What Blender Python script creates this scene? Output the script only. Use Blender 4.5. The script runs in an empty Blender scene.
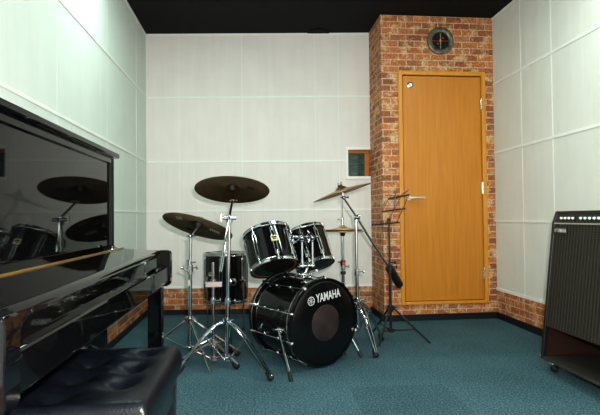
import bpy, bmesh, math, random
from mathutils import Vector, Matrix
random.seed(7)
PI = math.pi
col = bpy.context.scene.collection
V = Vector

# ------------------------------------------------------------------ materials
def new_mat(name):
    m = bpy.data.materials.new(name); m.use_nodes = True
    nt = m.node_tree; b = nt.nodes['Principled BSDF']
    return m, nt, b
def N(nt, kind, **kw):
    n = nt.nodes.new(kind)
    for k, v in kw.items():
        if k in n.inputs.keys(): n.inputs[k].default_value = v
        else: setattr(n, k, v)
    return n
def ramp(nt, stops):
    r = nt.nodes.new('ShaderNodeValToRGB')
    while len(r.color_ramp.elements) < len(stops): r.color_ramp.elements.new(0.5)
    for e, (p, c) in zip(r.color_ramp.elements, stops):
        e.position = p; e.color = (*c, 1) if len(c) == 3 else c
    return r
def mixc(nt, fac, a, b, mode='MIX'):
    m = nt.nodes.new('ShaderNodeMix'); m.data_type = 'RGBA'; m.blend_type = mode
    for sock, val in ((m.inputs[0], fac), (m.inputs[6], a), (m.inputs[7], b)):
        if hasattr(val, 'is_linked'): nt.links.new(val, sock)
        else: sock.default_value = val if not isinstance(val, tuple) or len(val) == 4 else (*val, 1)
    return m.outputs[2]
def bump(nt, b, height, strength=.2, dist=.01):
    n = nt.nodes.new('ShaderNodeBump'); n.inputs['Strength'].default_value = strength; n.inputs['Distance'].default_value = dist
    nt.links.new(height, n.inputs['Height']); nt.links.new(n.outputs[0], b.inputs['Normal'])
def coords(nt, scale=(1,1,1), kind='Object', loc=(0,0,0)):
    t = nt.nodes.new('ShaderNodeTexCoord'); mp = nt.nodes.new('ShaderNodeMapping')
    mp.inputs['Scale'].default_value = scale; mp.inputs['Location'].default_value = loc
    nt.links.new(t.outputs[kind], mp.inputs[0]); return mp.outputs[0]
def simple(name, c, rough=.5, metal=0., coat=0., var=0.06, scale=12., spec=.5, bmp=0.):
    m, nt, b = new_mat(name)
    n = N(nt, 'ShaderNodeTexNoise', Scale=scale, Detail=3.)
    nt.links.new(coords(nt), n.inputs['Vector'])
    r = ramp(nt, [(.3, tuple(x*(1-var) for x in c)), (.7, tuple(min(1, x*(1+var)) for x in c))])
    nt.links.new(n.outputs[0], r.inputs[0]); nt.links.new(r.outputs[0], b.inputs['Base Color'])
    b.inputs['Roughness'].default_value = rough; b.inputs['Metallic'].default_value = metal
    b.inputs['Coat Weight'].default_value = coat; b.inputs['Coat Roughness'].default_value = .03
    b.inputs['Specular IOR Level'].default_value = spec
    if bmp: bump(nt, b, n.outputs[0], bmp)
    return m

def fabric_mat(name, c):
    m, nt, b = new_mat(name)
    uv = coords(nt, (16, 1.2, 1), 'UV')
    n = N(nt, 'ShaderNodeTexNoise', Scale=1., Detail=4., Distortion=.6); nt.links.new(uv, n.inputs['Vector'])
    uv2 = coords(nt, (1.6, 1.6, 1), 'UV')
    n2 = N(nt, 'ShaderNodeTexNoise', Scale=3., Detail=5.); nt.links.new(uv2, n2.inputs['Vector'])
    mx = nt.nodes.new('ShaderNodeMath'); mx.operation = 'ADD'
    nt.links.new(n.outputs[0], mx.inputs[0]); nt.links.new(n2.outputs[0], mx.inputs[1])
    r = ramp(nt, [(.35, tuple(x*.93 for x in c)), (.7, c)])
    h = nt.nodes.new('ShaderNodeMath'); h.operation = 'MULTIPLY'; h.inputs[1].default_value = .5
    nt.links.new(mx.outputs[0], h.inputs[0]); nt.links.new(h.outputs[0], r.inputs[0])
    nt.links.new(r.outputs[0], b.inputs['Base Color'])
    b.inputs['Roughness'].default_value = .85; b.inputs['Specular IOR Level'].default_value = .15
    bump(nt, b, mx.outputs[0], .22, .012)
    return m

BW, BH = .1445, .0558
def brick_mat(name):
    m, nt, b = new_mat(name)
    uv = coords(nt, (1, 1, 1), 'UV')
    br = N(nt, 'ShaderNodeTexBrick', Scale=1.0)
    br.offset = .5; br.offset_frequency = 2
    br.inputs['Brick Width'].default_value = BW; br.inputs['Row Height'].default_value = BH
    br.inputs['Mortar Size'].default_value = .0042; br.inputs['Mortar Smooth'].default_value = .3
    br.inputs['Bias'].default_value = -.15
    br.inputs['Color1'].default_value = (.58, .21, .075, 1); br.inputs['Color2'].default_value = (.27, .085, .038, 1)
    br.inputs['Mortar'].default_value = (.60, .50, .40, 1)
    nt.links.new(uv, br.inputs['Vector'])
    n = N(nt, 'ShaderNodeTexNoise', Scale=11., Detail=5., Roughness=.65); nt.links.new(uv, n.inputs['Vector'])
    pale = ramp(nt, [(.50, (0,0,0)), (.64, (.85,.85,.85))]); nt.links.new(n.outputs[0], pale.inputs[0])
    n2 = N(nt, 'ShaderNodeTexNoise', Scale=60., Detail=3.); nt.links.new(uv, n2.inputs['Vector'])
    spk = ramp(nt, [(.35, (.62,.62,.62)), (.65, (1.12,1.12,1.12))]); nt.links.new(n2.outputs[0], spk.inputs[0])
    c1 = mixc(nt, pale.outputs[0], br.outputs['Color'], (.78, .53, .27))
    c2 = mixc(nt, br.outputs['Fac'], c1, (.60, .50, .40))
    c3 = mixc(nt, 1., c2, spk.outputs[0], 'MULTIPLY')
    nt.links.new(c3, b.inputs['Base Color'])
    b.inputs['Roughness'].default_value = .7; b.inputs['Specular IOR Level'].default_value = .25
    inv = nt.nodes.new('ShaderNodeMath'); inv.operation = 'SUBTRACT'; inv.inputs[0].default_value = 1.
    nt.links.new(br.outputs['Fac'], inv.inputs[1]); bump(nt, b, inv.outputs[0], .25, .004)
    return m

def carpet_mat():
    m, nt, b = new_mat('carpet')
    uv = coords(nt, (1,1,1), 'UV')
    n = N(nt, 'ShaderNodeTexNoise', Scale=110., Detail=3., Roughness=.7); nt.links.new(uv, n.inputs['Vector'])
    n2 = N(nt, 'ShaderNodeTexNoise', Scale=2.2, Detail=4.); nt.links.new(uv, n2.inputs['Vector'])
    r = ramp(nt, [(.3, (.016,.055,.075)), (.5, (.060,.130,.162)), (.72, (.22,.32,.35))]); nt.links.new(n.outputs[0], r.inputs[0])
    ch = N(nt, 'ShaderNodeTexBrick', Scale=1.); ch.offset = 0.
    ch.inputs['Brick Width'].default_value = .5; ch.inputs['Row Height'].default_value = .5
    ch.inputs['Mortar Size'].default_value = .0015
    ch.inputs['Color1'].default_value = (.86,.86,.86,1); ch.inputs['Color2'].default_value = (1.06,1.06,1.06,1); ch.inputs['Mortar'].default_value = (.78,.8,.82,1)
    nt.links.new(uv, ch.inputs['Vector'])
    c = mixc(nt, 1., r.outputs[0], ch.outputs['Color'], 'MULTIPLY')
    r2 = ramp(nt, [(.3, (.85,.85,.85)), (.7, (1.08,1.08,1.08))]); nt.links.new(n2.outputs[0], r2.inputs[0])
    c = mixc(nt, 1., c, r2.outputs[0], 'MULTIPLY')
    nt.links.new(c, b.inputs['Base Color']); b.inputs['Roughness'].default_value = .95
    b.inputs['Specular IOR Level'].default_value = .1
    bump(nt, b, n.outputs[0], .5, .006)
    return m

def wood_mat(name, dark, light, sc=(28, 28, 1.1), rough=.38):
    m, nt, b = new_mat(name)
    n = N(nt, 'ShaderNodeTexNoise', Scale=2.2, Detail=6., Roughness=.6, Distortion=.5)
    nt.links.new(coords(nt, sc), n.inputs['Vector'])
    r = ramp(nt, [(.3, dark), (.7, light)]); nt.links.new(n.outputs[0], r.inputs[0])
    nt.links.new(r.outputs[0], b.inputs['Base Color']); b.inputs['Roughness'].default_value = rough
    return m

def leather_mat():
    m, nt, b = new_mat('bench_leather')
    v = N(nt, 'ShaderNodeTexVoronoi', Scale=260.); nt.links.new(coords(nt), v.inputs['Vector'])
    n = N(nt, 'ShaderNodeTexNoise', Scale=30., Detail=4.); nt.links.new(coords(nt), n.inputs['Vector'])
    r = ramp(nt, [(.3, (.0025,.0035,.006)), (.7, (.006,.008,.012))]); nt.links.new(n.outputs[0], r.inputs[0])
    nt.links.new(r.outputs[0], b.inputs['Base Color']); b.inputs['Roughness'].default_value = .32; b.inputs['Specular IOR Level'].default_value = .32
    a = nt.nodes.new('ShaderNodeMath'); a.operation = 'ADD'
    nt.links.new(v.outputs[0], a.inputs[0]); nt.links.new(n.outputs[0], a.inputs[1])
    bump(nt, b, a.outputs[0], .18, .003)
    return m

def cymbal_mat(name='cymbal_bronze', c0=(.24,.13,.05), c1=(.38,.23,.10), rough=.34):
    m, nt, b = new_mat(name)
    t = nt.nodes.new('ShaderNodeTexCoord')
    w = N(nt, 'ShaderNodeTexWave', Scale=34., Distortion=.6); w.wave_type = 'RINGS'; w.rings_direction = 'Z'
    nt.links.new(t.outputs['Object'], w.inputs['Vector'])
    n = N(nt, 'ShaderNodeTexNoise', Scale=7., Detail=4.); nt.links.new(t.outputs['Object'], n.inputs['Vector'])
    r = ramp(nt, [(.3, c0), (.7, c1)]); nt.links.new(n.outputs[0], r.inputs[0])
    nt.links.new(r.outputs[0], b.inputs['Base Color'])
    b.inputs['Metallic'].default_value = 1.; b.inputs['Roughness'].default_value = rough
    bump(nt, b, w.outputs[0], .12, .001)
    return m

def grille_mat():
    m, nt, b = new_mat('amplifier_grille_cloth')
    w = N(nt, 'ShaderNodeTexWave', Scale=13.); w.bands_direction = 'Y'; nt.links.new(coords(nt), w.inputs['Vector'])
    w2 = N(nt, 'ShaderNodeTexWave', Scale=26.); w2.bands_direction = 'Z'; nt.links.new(coords(nt), w2.inputs['Vector'])
    r = ramp(nt, [(.35, (.011,.0095,.006)), (.65, (.040,.033,.019))]); nt.links.new(w.outputs[0], r.inputs[0])
    r2 = ramp(nt, [(.3, (.55,.55,.55)), (.7, (1.1,1.1,1.1))]); nt.links.new(w2.outputs[0], r2.inputs[0])
    c = mixc(nt, 1., r.outputs[0], r2.outputs[0], 'MULTIPLY')
    nt.links.new(c, b.inputs['Base Color']); b.inputs['Roughness'].default_value = .8
    bump(nt, b, w.outputs[0], .4, .004)
    return m

def glass_mat():
    m, nt, b = new_mat('window_glass')
    n = N(nt, 'ShaderNodeTexNoise', Scale=3., Detail=4.); nt.links.new(coords(nt, (4, 4, 30)), n.inputs['Vector'])
    r = ramp(nt, [(.35, (.015,.035,.030)), (.65, (.07,.12,.105))]); nt.links.new(n.outputs[0], r.inputs[0])
    nt.links.new(r.outputs[0], b.inputs['Base Color']); b.inputs['Roughness'].default_value = .08
    return m

def porthead_mat():
    m, nt, b = new_mat('sound_hole_mesh')
    n = N(nt, 'ShaderNodeTexNoise', Scale=9., Detail=5.); nt.links.new(coords(nt), n.inputs['Vector'])
    r = ramp(nt, [(.3, (.012,.008,.008)), (.7, (.045,.03,.03))]); nt.links.new(n.outputs[0], r.inputs[0])
    nt.links.new(r.outputs[0], b.inputs['Base Color']); b.inputs['Roughness'].default_value = .35
    return m

M = dict(
    fabric_left_lit = fabric_mat('fabric_left_lit', (.70, .78, .735)),  # white fabric, greenish fluorescent tint put into its colour
    fabric = fabric_mat('fabric_back_lit', (.80, .765, .735)),  # same white fabric, warm tone of the flash put into its colour
    fabric_right_lit = fabric_mat('fabric_right_lit', (.73, .735, .69)),  # same white fabric, light on the right wall put into its colour
    brick = brick_mat('brick_paper'),
    carpet = carpet_mat(),
    ceiling = simple('ceiling_black', (.017, .017, .018), .8, spec=.1),
    batten = simple('white_batten', (.80, .83, .80), .5, var=.03),
    baseboard = simple('baseboard_black', (.008, .009, .011), .45),
    door = wood_mat('door_oak', (.50, .185, .020), (.61, .245, .032)),
    door_frame = wood_mat('door_frame_oak', (.60, .25, .025), (.70, .32, .045), rough=.3),
    window_wood = wood_mat('window_wood', (.42, .13, .025), (.52, .18, .04), sc=(20, 20, 20)),
    gap_shade = simple('door_gap_shade', (.05, .02, .008), .8),  # shadow in the gap round the door leaf, put into this colour
    glass = glass_mat(),
    piano = simple('black_lacquer', (.003, .003, .0035), .03, var=.02, spec=.32),
    leather = leather_mat(),
    black_wood = simple('black_painted_wood', (.008, .008, .009), .25),
    shell = simple('drum_black_lacquer', (.005, .005, .006), .07, var=.05, spec=.5),
    dull = simple('dull_pinkish_metal', (.32, .28, .27), .42, .85, var=.1),
    satin = simple('satin_metal', (.78, .74, .66), .42, .6, var=.03),
    cymbal_lit = cymbal_mat('cymbal_bronze_lit', (.60,.44,.24), (.78,.60,.36), .45),  # same bronze, brightness of the flash put into a paler colour
    chrome = simple('chrome', (.62, .64, .66), .12, 1., var=.03),
    steel = simple('brushed_steel', (.62, .62, .60), .25, 1., var=.05),
    rubber = simple('black_rubber', (.010, .010, .010), .6),
    black_metal = simple('black_metal', (.010, .010, .011), .35),
    head = simple('black_drum_head', (.0045, .0045, .005), .22, var=.03, spec=.4),
    smoke = simple('smoked_drum_head', (.018, .018, .017), .12, var=.1),
    wood_edge = simple('shell_edge_wood', (.16, .06, .03), .4),
    cymbal = cymbal_mat(),
    stamp = simple('cymbal_stamp', (.62, .55, .45), .6),
    stamp_dark = simple('cymbal_dark_stamp', (.010, .009, .008), .6),
    felt = simple('grey_felt', (.05, .055, .06), .9),
    brass = simple('brass', (.70, .46, .13), .28, 1., var=.05),
    gold = simple('gold_badge', (.75, .66, .32), .35, .4, var=.05),
    silver_ink = simple('silver_ink', (.62, .63, .63), .4, var=.03),
    white_knob = simple('pale_knob', (.80, .84, .78), .25, var=.03),
    blue = simple('blue_band', (.02, .03, .30), .4),
    red = simple('red_plastic', (.75, .03, .02), .4),
    port = porthead_mat(),
    vinyl = simple('black_vinyl', (.010, .0095, .009), .42, var=.2, scale=160, bmp=.15),
    shelf = simple('dark_grey_board', (.032, .031, .027), .5, var=.2, scale=20),
    brown_wood = simple('dark_brown_board', (.026, .011, .006), .5, var=.3, scale=6),
    panel_black = simple('control_panel_black', (.012, .012, .011), .35),
    grille = grille_mat(),
    dial = simple('dial_grey_green', (.14, .14, .10), .38, .2, var=.55, scale=26),
    dial_face = simple('dial_face', (.012, .015, .014), .35),
    green_dot = simple('green_dot', (.30, .50, .22), .5), red_dot = simple('red_dot', (.45, .03, .04), .5),
    orange_dot = simple('orange_dot', (.65, .25, .08), .5),
)

# ------------------------------------------------------------------ mesh tools
class MB:
    def __init__(s): s.v = []; s.f = []; s.uv = {}; s.mi = []
    def add(s, vs, fs, mi=0, uvs=None):
        o = len(s.v); s.v += [V(p) for p in vs]
        for f in fs:
            s.f.append([i + o for i in f]); s.mi.append(mi)
        if uvs:
            for i, u in enumerate(uvs): s.uv[o + i] = u
        return s
    def box(s, c, d, rot=None, mi=0):
        c = V(c); hx, hy, hz = d[0]/2, d[1]/2, d[2]/2
        vs = [V((x, y, z)) for x in (-hx, hx) for y in (-hy, hy) for z in (-hz, hz)]
        if rot is not None: vs = [rot @ p for p in vs]
        return s.add([c + p for p in vs], [(0,1,3,2), (4,6,7,5), (0,4,5,1), (2,3,7,6), (0,2,6,4), (1,5,7,3)], mi)
    def box2(s, a, b, mi=0):
        a, b = V(a), V(b); return s.box((a+b)/2, (abs(b.x-a.x), abs(b.y-a.y), abs(b.z-a.z)), None, mi)
    def prism(s, poly, off, mi=0):
        off = V(off); n = len(poly); p = [V(q) for q in poly]
        vs = p + [q + off for q in p]
        fs = [tuple(range(n)), tuple(range(2*n-1, n-1, -1))] + [(i, (i+1) % n, n+(i+1) % n, n+i) for i in range(n)]
        return s.add(vs, fs, mi)
    def tube(s, pts, r, n=10, mi=0, closed=False, flat=None):
        p = [V(q) for q in pts]; m = len(p)
        rs = r if isinstance(r, (list, tuple)) else [r]*m
        tang = []
        for i in range(m):
            if closed: t = p[(i+1) % m] - p[i-1]
            else: t = p[min(i+1, m-1)] - p[max(i-1, 0)]
            tang.append(t.normalized())
        t0 = tang[0]; u = t0.orthogonal().normalized()
        if flat is not None: u = (V(flat) - t0*V(flat).dot(t0)).normalized()
        vs = []; fs = []
        for i in range(m):
            t = tang[i]; u = (u - t*u.dot(t)).normalized(); w = t.cross(u)
            for k in range(n):
                a = 2*PI*k/n; vs.append(p[i] + (u*math.cos(a) + w*math.sin(a))*rs[i])
        rng = m if closed else m-1
        for i in range(rng):
            j = (i+1) % m
            for k in range(n): fs.append((i*n+k, i*n+(k+1) % n, j*n+(k+1) % n, j*n+k))
        if not closed: fs += [tuple(range(n-1, -1, -1)), tuple((m-1)*n+k for k in range(n))]
        return s.add(vs, fs, mi)
    def bar(s, a, b, w, t, side, mi=0):              # flat strip from a to b, w along side, t thick
        a, b = V(a), V(b); d = (b-a).normalized(); sd = V(side); sd = (sd - d*sd.dot(d)).normalized(); th = d.cross(sd)
        vs = [q + sd*x*w/2 + th*y*t/2 for q in (a, b) for x, y in ((-1,-1), (1,-1), (1,1), (-1,1))]
        return s.add(vs, [(0,3,2,1), (4,5,6,7), (0,1,5,4), (1,2,6,5), (2,3,7,6), (3,0,4,7)], mi)
    def lathe(s, prof, fr=None, n=40, mi=0, closed=False):
        fr = fr or Matrix.Identity(4); vs = []; fs = []; idx = []
        for (r, z) in prof:
            if r < 1e-6: idx.append([len(vs)]*n); vs.append(fr @ V((0, 0, z)))
            else:
                idx.append(list(range(len(vs), len(vs)+n)))
                vs += [fr @ V((r*math.cos(2*PI*k/n), r*math.sin(2*PI*k/n), z)) for k in range(n)]
        m = len(prof)
        for i in range(m if closed else m-1):
            A, B = idx[i], idx[(i+1) % m]
            for k in range(n):
                q = [A[k], A[(k+1) % n], B[(k+1) % n], B[k]]
                u = []; [u.append(x) for x in q if x not in u]
                if len(u) > 2: fs.append(tuple(u))
        if not closed:
            if prof[0][0] > 1e-6: fs.append(tuple(reversed(idx[0])))
            if prof[-1][0] > 1e-6: fs.append(tuple(idx[-1]))
        return s.add(vs, fs, mi)
    def ball(s, c, r, n=12, mi=0, sc=(1,1,1)):
        pr = [(math.sin(PI*i/(n//2))*r, -math.cos(PI*i/(n//2))*r) for i in range(n//2+1)]
        pr[0] = (0, -r); pr[-1] = (0, r)
        return s.lathe(pr, Matrix.Translation(V(c)) @ Matrix.Diagonal((*sc, 1)), n, mi)
    def build(s, name, mats, parent=None, base=None, bevel=0., smooth=True, angle=38, subsurf=0):
        me = bpy.data.meshes.new(name)
        root = parent; off = V((0,0,0))
        while root is not None: off += root.location; root = root.parent
        if base is not None: off = off + V(base) if parent else V(base)
        me.from_pydata([tuple(p - off) for p in s.v], [], s.f)
        mats = mats if isinstance(mats, (list, tuple)) else [mats]
        for m in mats: me.materials.append(m)
        for p, i in zip(me.polygons, s.mi): p.material_index = i
        if s.uv:
            l = me.uv_layers.new(name='UVMap')
            for lp in me.loops: l.data[lp.index].uv = s.uv.get(lp.vertex_index, (0, 0))
        else:
            bm = bmesh.new(); bm.from_mesh(me); bmesh.ops.recalc_face_normals(bm, faces=bm.faces); bm.to_mesh(me); bm.free()
        if smooth:
            for p in me.polygons: p.use_smooth = True
            me.set_sharp_from_angle(angle=math.radians(angle))
        o = bpy.data.objects.new(name, me); col.objects.link(o)
        if parent: o.parent = parent
        elif base is not None: o.location = V(base)
        if parent and base is not None: o.location = V(base)
        if bevel:
            bv = o.modifiers.new('bevel', 'BEVEL'); bv.width = bevel; bv.segments = 3; bv.limit_method = 'ANGLE'; bv.angle_limit = math.radians(40)
        return o

def frame(o, z, x=(1, 0, 0)):
    z = V(z).normalized(); x = V(x); x = (x - z*x.dot(z)).normalized(); y = z.cross(x)
    m = Matrix((x, y, z)).transposed().to_4x4(); m.translation = V(o); return m
def tag(o, label=None, cat=None, group=None, kind=None):
    if label: o['label'] = label
    if cat: o['category'] = cat
    if group: o['group'] = group
    if kind: o['kind'] = kind
    return o
def thing(name, loc, label, cat, group=None, kind=None):
    o = bpy.data.objects.new(name, None); o.empty_display_size = .1; col.objects.link(o); o.location = V(loc)
    return tag(o, label, cat, group, kind)
def struct(o, label=None, cat=None): return tag(o, label, cat, None, 'structure')
def text_mb(mb, s, fr, w, h, bold=.0, mi=0, depth=.0006):
    """lettering of width w and height h centred on frame fr (x right, y up, z out)"""
    c = bpy.data.curves.new('lettering', 'FONT'); c.body = s; c.size = 1; c.offset = bold; c.extrude = 0; c.resolution_u = 3
    o = bpy.data.objects.new('lettering', c); col.objects.link(o); bpy.context.view_layer.update()
    me = o.to_mesh(); vs = [v.co.copy() for v in me.vertices]; fs = [tuple(p.vertices) for p in me.polygons]
    o.to_mesh_clear(); bpy.data.objects.remove(o); bpy.data.curves.remove(c)
    x0, x1 = min(v.x for v in vs), max(v.x for v in vs); y0, y1 = min(v.y for v in vs), max(v.y for v in vs)
    mb.add([fr @ V(((v.x-(x0+x1)/2)/(x1-x0)*w, (v.y-(y0+y1)/2)/(y1-y0)*h, depth)) for v in vs], fs, mi)
def fork_logo(mb, fr, r, mi=0, d=.0006):
    """round emblem: ring with three crossed tuning forks"""
    n = 36
    vs = [fr @ V((q*math.cos(2*PI*k/n), q*math.sin(2*PI*k/n), d)) for q in (r, r*.84) for k in range(n)]
    mb.add(vs, [(k, (k+1) % n, n+(k+1) % n, n+k) for k in range(n)], mi)
    for a in (90, 210, 330):
        R = fr @ Matrix.Rotation(math.radians(a), 4, 'Z')
        def rect(x0, x1, y0, y1): mb.add([R @ V(p) for p in ((x0,y0,d), (x1,y0,d), (x1,y1,d), (x0,y1,d))], [(0,1,2,3)], mi)
        rect(-.78*r, 0, -.05*r, .05*r); rect(0, .1*r, -.17*r, .17*r)
        rect(.1*r, .78*r, .08*r, .17*r); rect(.1*r, .78*r, -.17*r, -.08*r)

# ------------------------------------------------------------------ the room
C_, XL, XR, XB, YB = 2.659, -.999, 2.136, 1.117, 4.038
YL, YR = 4.632, 4.448                                # the back wall is slightly splayed
YN = -1.7
FZ = .25                                             # bottom of the fabric panels
kb = (YR-YL)/(XB-XL)
def by(x): return YL + kb*(x-XL)
def quad(mb, pts, uvs, mi=0): mb.add(pts, [(0,1,2,3)], mi, uvs)

mb = MB(); quad(mb, [(XL,YN,0), (XR,YN,0), (XR,4.7,0), (XL,4.7,0)], [(XL,YN), (XR,YN), (XR,4.7), (XL,4.7)])
struct(mb.build('floor', M['carpet'], smooth=False))
mb = MB(); quad(mb, [(XL,YN,C_), (XL,4.7,C_), (XR,4.7,C_), (XR,YN,C_)], [(0,0)]*4)
struct(mb.build('ceiling', M['ceiling'], smooth=False))
def vwall(mb, a, b, z0, z1, u0, mi, voff=0.):
    a, b = V((*a, 0)), V((*b, 0)); L = (b-a).length
    quad(mb, [(a.x,a.y,z0), (b.x,b.y,z0), (b.x,b.y,z1), (a.x,a.y,z1)], [(u0,z0-C_+voff), (u0+L,z0-C_+voff), (u0+L,z1-C_+voff), (u0,z1-C_+voff)], mi)
VO = BH*100
# left wall: fabric over a brick wainscot
mb = MB(); vwall(mb, (XL,YN), (XL,YL), FZ, C_, 0, 0); vwall(mb, (XL,YN), (XL,YL), 0, FZ, .05, 1, VO)
struct(mb.build('wall_left', [M['fabric_left_lit'], M['brick']], smooth=False))
mb = MB(); vwall(mb, (XR,YB), (XR,YN), FZ, C_, 0, 0); vwall(mb, (XR,YB), (XR,YN), 0, FZ, XR-XB, 1, VO)
struct(mb.build('wall_right', [M['fabric_right_lit'], M['brick']], smooth=False))
# back wall with the opening of the small window
WX0, WZ0, WZ1 = .905, 1.285, 1.540
mb = MB()
vwall(mb, (XL,YL), (WX0,by(WX0)), FZ, C_, 3, 0)
vwall(mb, (WX0,by(WX0)), (XB,YR), FZ, WZ0, 4.9, 0); vwall(mb, (WX0,by(WX0)), (XB,YR), WZ1, C_, 4.9, 0)
vwall(mb, (XL,YL), (XB,YR), 0, FZ, .02, 1, VO)
struct(mb.build('wall_back', [M['fabric'], M['brick']], smooth=False))
# brick bump-out with the doorway
DX0, DX1, DZ0, DZ1 = 1.266, 2.056, .138, 2.172        # outer edges of the door frame
mb = MB()
vwall(mb, (XB,4.70), (XB,YB), 0, C_, 1-(4.70-YB)+BW*2-.0, 0, VO)
for (xa, xb, za, zb) in ((XB,DX0,0,C_), (DX1,XR,0,C_), (DX0,DX1,0,DZ0), (DX0,DX1,DZ1,C_)):
    vwall(mb, (xa,YB), (xb,YB), za, zb, 1+BW*2+(xa-XB), 0, VO)
struct(mb.build('wall_alcove', M['brick'], smooth=False))
mb = MB(); vwall(mb, (XR,YN), (XL,YN), 0, C_, 0, 0)
struct(mb.build('wall_front', M['fabric'], smooth=False))

def skirting(name, pts, h=.047, t=.012):
    mb = MB()
    for (a, b) in zip(pts[:-1], pts[1:]):
        a, b = V((*a, 0)), V((*b, 0)); d = (b-a).normalized(); nrm = V((d.y, -d.x, 0))
        mb.prism([a, b, b+nrm*t, a+nrm*t], (0, 0, h))
    struct(mb.build(name, M['baseboard'], smooth=False))
skirting('baseboard_left', [(XL,YN), (XL,YL)])
skirting('baseboard_back', [(XL,YL), (XB,YR)])
skirting('baseboard_alcove', [(XB,YR), (XB,YB), (XR,YB)], .054)
skirting('baseboard_right', [(XR,YB), (XR,YN)], .054)

ntrim = [0]
def trim(a, b, w=.016, t=.006, nrm=(0,-1,0), mat='batten'):
    ntrim[0] += 1
    a, b = V(a), V(b); n = V(nrm).normalized(); d = (b-a).normalized(); s = d.cross(n).normalized()
    mb = MB(); mb.prism([a - s*w/2, a + s*w/2, b + s*w/2, b - s*w/2], n*t)
    return struct(mb.build('trim_%d' % ntrim[0], M[mat], smooth=False))
nb = V((kb, -1, 0)).normalized()
def bp(x, z): return (x, by(x), z)
for z, w, x1 in ((C_-.010, .02, XB), (2.05, .016, XB), (1.437, .016, WX0-.02), (.972, .014, XB), (FZ+.006, .022, XB)): trim(bp(XL, z), bp(x1, z), w, nrm=nb)
for x in (-.093, .821): trim(bp(x, FZ+.02), bp(x, C_-.02), .006, .0022, nb)
for x in (-.686, .60): trim(bp(x, FZ+.02), bp(x, C_-.02), .004, .0012, nb)
for z, w in ((C_-.010, .02), (2.055, .018), (1.446, .018), (.965, .014), (FZ+.006, .022)): trim((XL, YN, z), (XL, YL-.006, z), w, nrm=(1,0,0))
for y, w, t in ((4.249,.007,.002), (3.415,.003,.0006), (2.563,.005,.001)): trim((XL, y, FZ+.02), (XL, y, C_-.02), w, t, (1,0,0))
for z, w in ((C_-.010, .02), (2.063, .02), (1.455, .02), (.852, .016), (FZ+.006, .024)): trim((XR, YB, z), (XR, YN, z), w, nrm=(-1,0,0))
for y, w in ((3.21, .010), (3.60, .002)): trim((XR, y, FZ+.02), (XR, y, C_-.02), w, .0022, (-1,0,0))
# white edging round the window
trim(bp(WX0-.010, WZ0-.012), bp(WX0-.010, WZ1+.012), .02, .012, nb)
trim(bp(WX0-.020, WZ1+.010), bp(XB-.001, WZ1+.010), .022, .016, nb)
trim(bp(WX0-.020, WZ0-.012), bp(XB-.001, WZ0-.012), .024, .016, nb)

# window: reveal, wooden frame, dark pane
w1 = thing('window_1', bp((WX0+XB)/2, WZ0), None, None, None, 'structure')
mb = MB(); D = V((0, .085, 0)); wy = by(WX0)
for (xa, xb, za, zb) in ((WX0,XB-.001,WZ1-.030,WZ1), (XB-.044,XB-.001,WZ0,WZ1-.030), (WX0,XB-.044,WZ0,WZ0+.010)):
    mb.box2((xa, wy+.03, za), (xb, wy+.07, zb))
mb.build('window_frame', M['window_wood'], w1, bevel=.002)
mb = MB(); mb.box2((WX0, wy+.055, WZ0+.010), (XB-.044, wy+.06, WZ1-.030)); mb.build('window_pane', M['glass'], w1)
mb = MB(); mb.box2((WX0-.006, wy+.001, WZ0), (WX0, wy+.08, WZ1)); mb.box2((WX0, wy+.001, WZ1), (XB-.001, wy+.08, WZ1+.006)); mb.box2((WX0, wy+.001, WZ0-.006), (XB-.001, wy+.08, WZ0))
mb.build('window_reveal', M['batten'], w1, smooth=False)

# door
d1 = thing('door_1', ((DX0+DX1)/2, YB, DZ0), None, None, None, 'structure')
ft = .036
mb = MB()
fy0, fy1 = YB-.014, YB+.05
mb.box2((DX0, fy0, DZ0), (DX0+ft, fy1, DZ1)); mb.box2((DX1-ft, fy0, DZ0), (DX1, fy1, DZ1))
mb.box2((DX0+ft, fy0, DZ1-ft), (DX1-ft, fy1, DZ1)); mb.box2((DX0+ft, fy0-.003, DZ0), (DX1-ft, fy1, DZ0+.026))
mb.build('door_frame', M['door_frame'], d1, bevel=.004)
mb = MB(); mb.box2((DX0+ft+.008, YB+.004, DZ0+.030), (DX1-ft-.004, YB+.04, DZ1-ft-.008))
leaf = mb.build('door_leaf', M['door'], d1, bevel=.002)
mb = MB(); mb.box2((DX0+ft, YB+.04, DZ0+.02), (DX1-ft, YB+.05, DZ1-ft)); mb.build('door_rebate_shade', M['gap_shade'], d1, smooth=False)  # dark sheet painted as the shadow behind the leaf
mb = MB(); hz, hx = 1.061, 1.352
mb.lathe([(0,0), (.022,0), (.022,.006), (.019,.009), (0,.009)], frame((hx, YB+.004, hz), (0,-1,0)), 28)
mb.lathe([(.011,.0), (.011,.05), (0,.05)], frame((hx, YB, hz), (0,-1,0)), 16)
mb.tube([(hx-.004, YB-.045, hz), (hx+.02, YB-.047, hz), (hx+.12, YB-.045, hz+.001), (hx+.132, YB-.04, hz+.001)], [.010,.0105,.009,.006], 12)
mb.build('door_handle', M['satin'], d1)
for z in (1.885, 1.145, .397):
    mb = MB(); mb.tube([(DX1-ft-.002, YB-.012, z-.052), (DX1-ft-.002, YB-.012, z+.052)], .007, 10)
    mb.box2((DX1-ft-.014, YB-.010, z-.05), (DX1-ft+.010, YB-.0, z+.05))
    mb.build('door_hinge', M['steel'], d1)
mb = MB(); mb.lathe([(0,0), (.027,0), (.027,.006), (.019,.010), (.017,.006), (0,.005)], frame((1.376, YB+.004, 2.048), (0,-1,0)), 28)
mb.lathe([(0,.004), (.008,.004), (.008,.016), (0,.018)], frame((1.384, YB+.004, 2.056), (0,-1,0)), 14)
mb.build('door_viewer', M['steel'], d1)

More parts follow.
